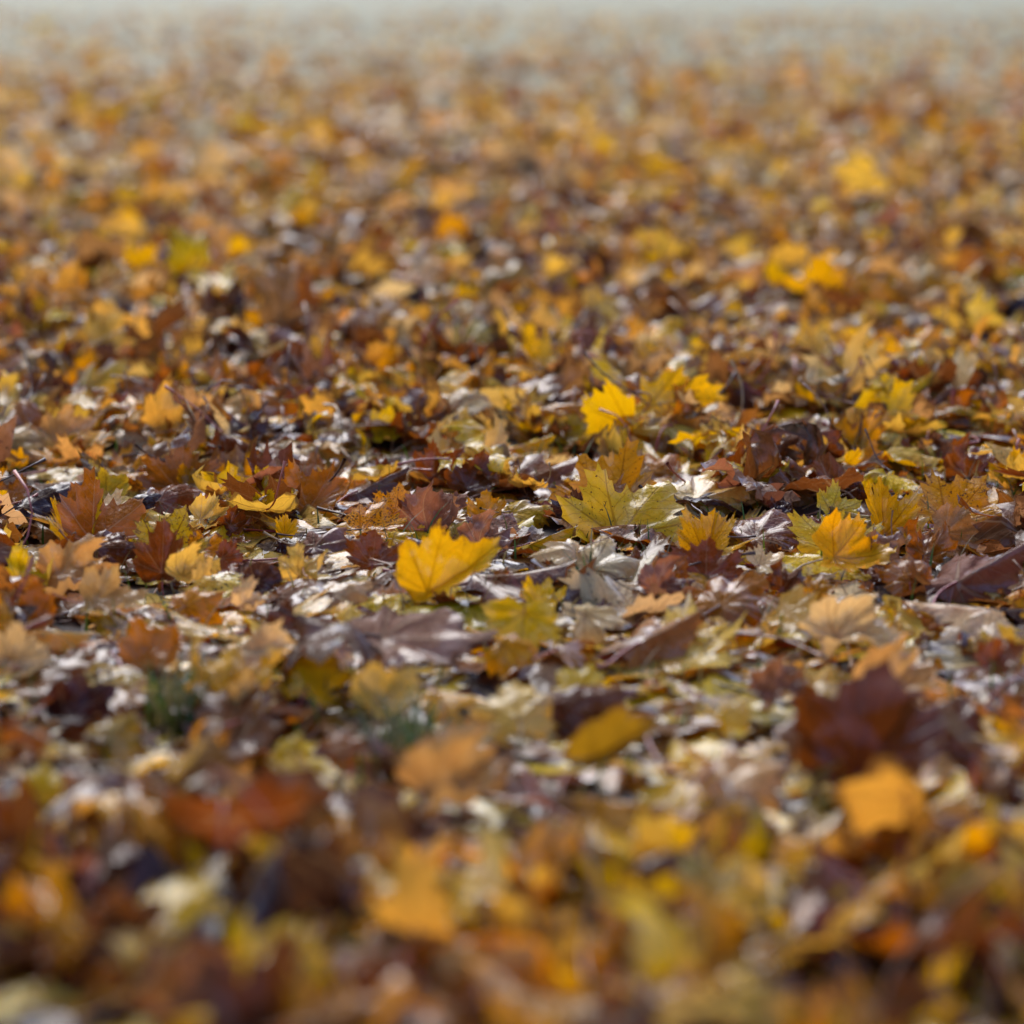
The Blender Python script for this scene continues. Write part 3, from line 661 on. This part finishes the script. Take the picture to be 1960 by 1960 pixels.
N_SINGLE = 296-len(hero_seen)
chosen = [int(i) for i in order[:N_SINGLE] if c_near[i] > 3]
print("random singled", len(chosen), "smallest rays", c_near[chosen[-1]])

# ------------------------------------------------------------------ ground
gx = np.concatenate([np.linspace(-260, -4, 16), np.linspace(-3.8, 3.8, 96), np.linspace(4, 260, 16)])
gy = np.concatenate([np.linspace(-3, .2, 6), np.linspace(.3, 10, 110), np.linspace(10.5, 32, 30), np.linspace(36, 600, 16)])
GX, GY = np.meshgrid(gx, gy); GZ = ground_z(GX, GY)-.002
nx, ny = len(gx), len(gy); ii = np.arange(nx*ny).reshape(ny, nx)
gq = np.stack([ii[:-1, :-1], ii[:-1, 1:], ii[1:, 1:], ii[1:, :-1]], -1).reshape(-1, 4)
g = new_mesh("ground", np.stack([GX, GY, GZ], -1).reshape(-1, 3), gq, np.zeros((0, 3)), SOIL); g["kind"] = "structure"

# ------------------------------------------------------------------ single leaves
STEMC = [(.34, .035, .03), (.36, .16, .07), (.42, .25, .10), (.08, .035, .02), (.42, .10, .07), (.22, .09, .04)]
def leaf_thing(A, i, label, stemcol, group):
    root = bpy.data.objects.new("maple_leaf", None); scene.collection.objects.link(root)
    root.empty_display_size = .02
    o = A['org'][i]; root.location = tuple(o)
    nv = A['W'].shape[1]
    tint = np.concatenate([np.repeat(A['C'][i][None], nv, 0), A['t'][:, None]], -1)
    lc = np.concatenate([A['uv'][i], np.full((nv, 1), A['P']['seed'][i])], -1)
    ld = np.repeat(np.array([[A['P'][k][i] for k in ('spots', 'edge', 'vein')]]), nv, 0)
    new_mesh("blade", A['W'][i]-o, A['quads'], A['tris'], LEAF, tint=tint, lc=lc, ld=ld, parent=root)
    P1_ = {k: A['P'][k][i:i+1] for k in KEYSP}
    sv, sq = make_stems(P1_, 9, 6)
    sv = sv[0] @ A['Rm'][i].T
    st = np.repeat(np.array([[*stemcol, 1]]), len(sv), 0)
    new_mesh("stem", sv, sq, np.zeros((0, 3)), STEM, tint=st, parent=root)
    root["label"] = label; root["category"] = "leaf"; root["group"] = group
    return root
GROUP = "fallen maple leaves covering the ground"
for i in hero_seen:
    leaf_thing(AH, i, H[i]['label'], STEMC[i % len(STEMC)], GROUP)

# labels of the others: colour, state, and where they lie from a leaf one can find
refs = [(h['ref'], h['px'], h['py']) for j, h in enumerate(H) if h['ref'] and j in set(hero_seen)]
pcx, pcy, pdz = project(np.stack([P0['x'], P0['y'], P0['z']+.015], -1))
ORD = ['closest', 'second', 'third', 'fourth', 'fifth', 'sixth', 'seventh', 'eighth', 'ninth', 'tenth', 'eleventh', 'twelfth']
buckets = {}
for i in chosen:
    d = [math.hypot(pcx[i]-x, (pcy[i]-y)*1.4) for _, x, y in refs]
    j = int(np.argmin(d)); dx_, dy_ = pcx[i]-refs[j][1], (pcy[i]-refs[j][2])*1.4
    if abs(dx_) > abs(dy_): rel = 'to the right of' if dx_ > 0 else 'to the left of'
    else: rel = 'in front of' if dy_ > 0 else 'behind'
    buckets.setdefault((c0[i], j, rel), []).append((d[j], i))
lab = {}
for (c, j, rel), v in buckets.items():
    for r_, (_, i) in enumerate(sorted(v)):
        ln = min(P0['lean'][i], math.pi-P0['lean'][i])
        state = 'upright' if ln > .7 else ('curled' if abs(P0['kx'][i]) > 1.5 else ('folded' if abs(P0['fold'][i]) > .35 else ('low lying' if ln < .2 else 'tilted')))
        cn = COL[c][1]
        if cn.count(' ') > 1: state = ''
        first = ' '.join(f"{ORD[min(r_, 11)]} {state} {cn} leaf".split()) if len(v) > 1 else f"{state} {cn} leaf"
        lab[i] = f"{first} {rel} {refs[j][0]}"
for i in chosen:
    while len(lab[i].split()) > 16:      # keep it short: drop the state
        t_ = lab[i].split(); t_.remove(next(x for x in ('upright', 'curled', 'folded', 'low', 'lying', 'tilted', 'the') if x in t_)); lab[i] = ' '.join(t_)
    leaf_thing(A0, i, lab[i], STEMC[int(rng.integers(len(STEMC)))], GROUP)

# ------------------------------------------------------------------ all the other leaves: one carpet nobody could count
hidden_h = [i for i in range(nH) if i not in set(hero_seen)]
rest0 = np.setdiff1d(np.arange(n0), np.array(chosen, int))
rest0 = rest0[P0['z'][rest0] > -.04]
parts = [flat_mesh(A0, rest0), flat_mesh(AC, np.arange(len(crumb))), flat_mesh(A1, np.arange(len(P1['R']))), flat_mesh(A2, np.arange(len(P2['R']))), flat_mesh(A3, np.arange(len(P3['R'])))]
off = 0; Vs, Qs, Ts, Ti, Lc, Ld = [], [], [], [], [], []
for (W_, q_, t_, ti_, lc_, ld_) in parts:
    Vs.append(W_); Qs.append(q_+off); Ts.append(t_+off); Ti.append(ti_); Lc.append(lc_); Ld.append(ld_); off += len(W_)
carpet = new_mesh("leaf_litter", np.concatenate(Vs), np.concatenate(Qs), np.concatenate(Ts), LEAF,
                  tint=np.concatenate(Ti), lc=np.concatenate(Lc), ld=np.concatenate(Ld))
carpet["kind"] = "stuff"; carpet["label"] = "carpet of wet yellow and brown maple leaves covering the lawn"; carpet["category"] = "leaf litter"
# their stalks belong to the same carpet
SV, SQ, ST = [], [], []; off = 0
for A, keep, seg in ((A0, rest0[rng.uniform(0, 1, len(rest0)) < .7], 6), (A1, np.where(rng.uniform(0, 1, len(P1['R'])) < .35)[0], 4)):
    Pk = {k: A['P'][k][keep] for k in KEYSP}
    sv, sq = make_stems(Pk, seg, 4)
    sv = np.einsum('nij,nvj->nvi', A['Rm'][keep], sv)+A['org'][keep][:, None, :]
    n_, nv = sv.shape[:2]
    SV.append(sv.reshape(-1, 3)); SQ.append((sq[None]+(np.arange(n_)*nv)[:, None, None]).reshape(-1, 4)+off)
    sc = np.array(STEMC)[rng.integers(0, len(STEMC), n_)]
    ST.append(np.concatenate([np.repeat(sc[:, None], nv, 1), np.ones((n_, nv, 1))], -1).reshape(-1, 4)); off += n_*nv
stalks = new_mesh("leaf_litter_stalks", np.concatenate(SV), np.concatenate(SQ), np.zeros((0, 3)), STEM, tint=np.concatenate(ST), parent=carpet)
stalks["kind"] = "stuff"

# ------------------------------------------------------------------ grass showing between the leaves
def grass_material():
    m, t, b = mat("wet_grass"); N = NB(t)
    a = N.attr("tint"); N.put(b.inputs["Base Color"], a.outputs["Color"]); b.inputs["Roughness"].default_value = .4
    tr = N.n("ShaderNodeBsdfTranslucent"); N.put(tr.inputs[0], a.outputs["Color"])
    mx = N.n("ShaderNodeMixShader"); mx.inputs[0].default_value = .35
    N.put(mx.inputs[1], b.outputs[0]); N.put(mx.inputs[2], tr.outputs[0])
    out = [x for x in t.nodes if x.type == 'OUTPUT_MATERIAL'][0]; N.put(out.inputs[0], mx.outputs[0])
    return m
def grass():
    bx, by, bh = [], [], []
    for gx_, gy_, gr in grass_spots:
        p = at(gx_, gy_, .0); mpp = axial(p)*2*math.tan(HFOV/2)/1960
        n = 110 if gr > 50 else 14
        a = rng.uniform(0, 6.28, n); r_ = np.sqrt(rng.uniform(0, 1, n))*gr*mpp
        bx.append(p.x+np.cos(a)*r_); by.append(p.y+np.sin(a)*r_*1.8); bh.append(rng.uniform(.04, .085 if gr > 50 else .06, n))
    n = 5000; y = rng.uniform(1.5, 7, n); x = rng.uniform(-1, 1, n)*(y*.28+.3)
    bx.append(x); by.append(y); bh.append(rng.uniform(.02, .06, n))
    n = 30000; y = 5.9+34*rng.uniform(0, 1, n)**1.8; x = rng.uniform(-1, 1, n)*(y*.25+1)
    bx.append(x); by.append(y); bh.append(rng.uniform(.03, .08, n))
    bx, by, bh = map(np.concatenate, (bx, by, bh)); n = len(bx)
    s = np.linspace(0, 1, 5)
    a = rng.uniform(0, 6.28, n); ln = rng.uniform(.1, .9, n); w_ = rng.uniform(.0010, .0022, n)*np.where(by > 9, 2.5, 1)
    cx = bx[:, None]+np.cos(a)[:, None]*ln[:, None]*bh[:, None]*s[None]**2
    cy = by[:, None]+np.sin(a)[:, None]*ln[:, None]*bh[:, None]*s[None]**2
    cz = ground_z(bx, by)[:, None]+bh[:, None]*(s[None]-.25*ln[:, None]*s[None]**2)
    pa = a+1.57; wd = w_[:, None]*(1-s[None]**2*.95)
    L = np.stack([cx-np.cos(pa)[:, None]*wd, cy-np.sin(pa)[:, None]*wd, cz], -1)
    Rr = np.stack([cx+np.cos(pa)[:, None]*wd, cy+np.sin(pa)[:, None]*wd, cz], -1)
    V = np.stack([L, Rr], 2).reshape(n, 10, 3)
    q = np.array([(2*i, 2*i+1, 2*i+3, 2*i+2) for i in range(4)])
    q = (q[None]+(np.arange(n)*10)[:, None, None]).reshape(-1, 4)
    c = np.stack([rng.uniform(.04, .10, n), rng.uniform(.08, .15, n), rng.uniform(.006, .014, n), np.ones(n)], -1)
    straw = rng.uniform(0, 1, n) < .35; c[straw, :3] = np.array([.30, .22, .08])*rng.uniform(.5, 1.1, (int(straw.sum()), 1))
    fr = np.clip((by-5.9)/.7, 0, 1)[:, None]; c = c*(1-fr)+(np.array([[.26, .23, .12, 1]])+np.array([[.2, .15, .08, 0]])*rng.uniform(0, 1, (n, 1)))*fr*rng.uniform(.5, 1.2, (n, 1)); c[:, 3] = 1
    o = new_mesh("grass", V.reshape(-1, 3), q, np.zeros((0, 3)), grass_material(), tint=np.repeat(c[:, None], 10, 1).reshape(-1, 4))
    o["kind"] = "stuff"; o["label"] = "green grass blades poking up between the fallen leaves"; o["category"] = "grass"
grass()
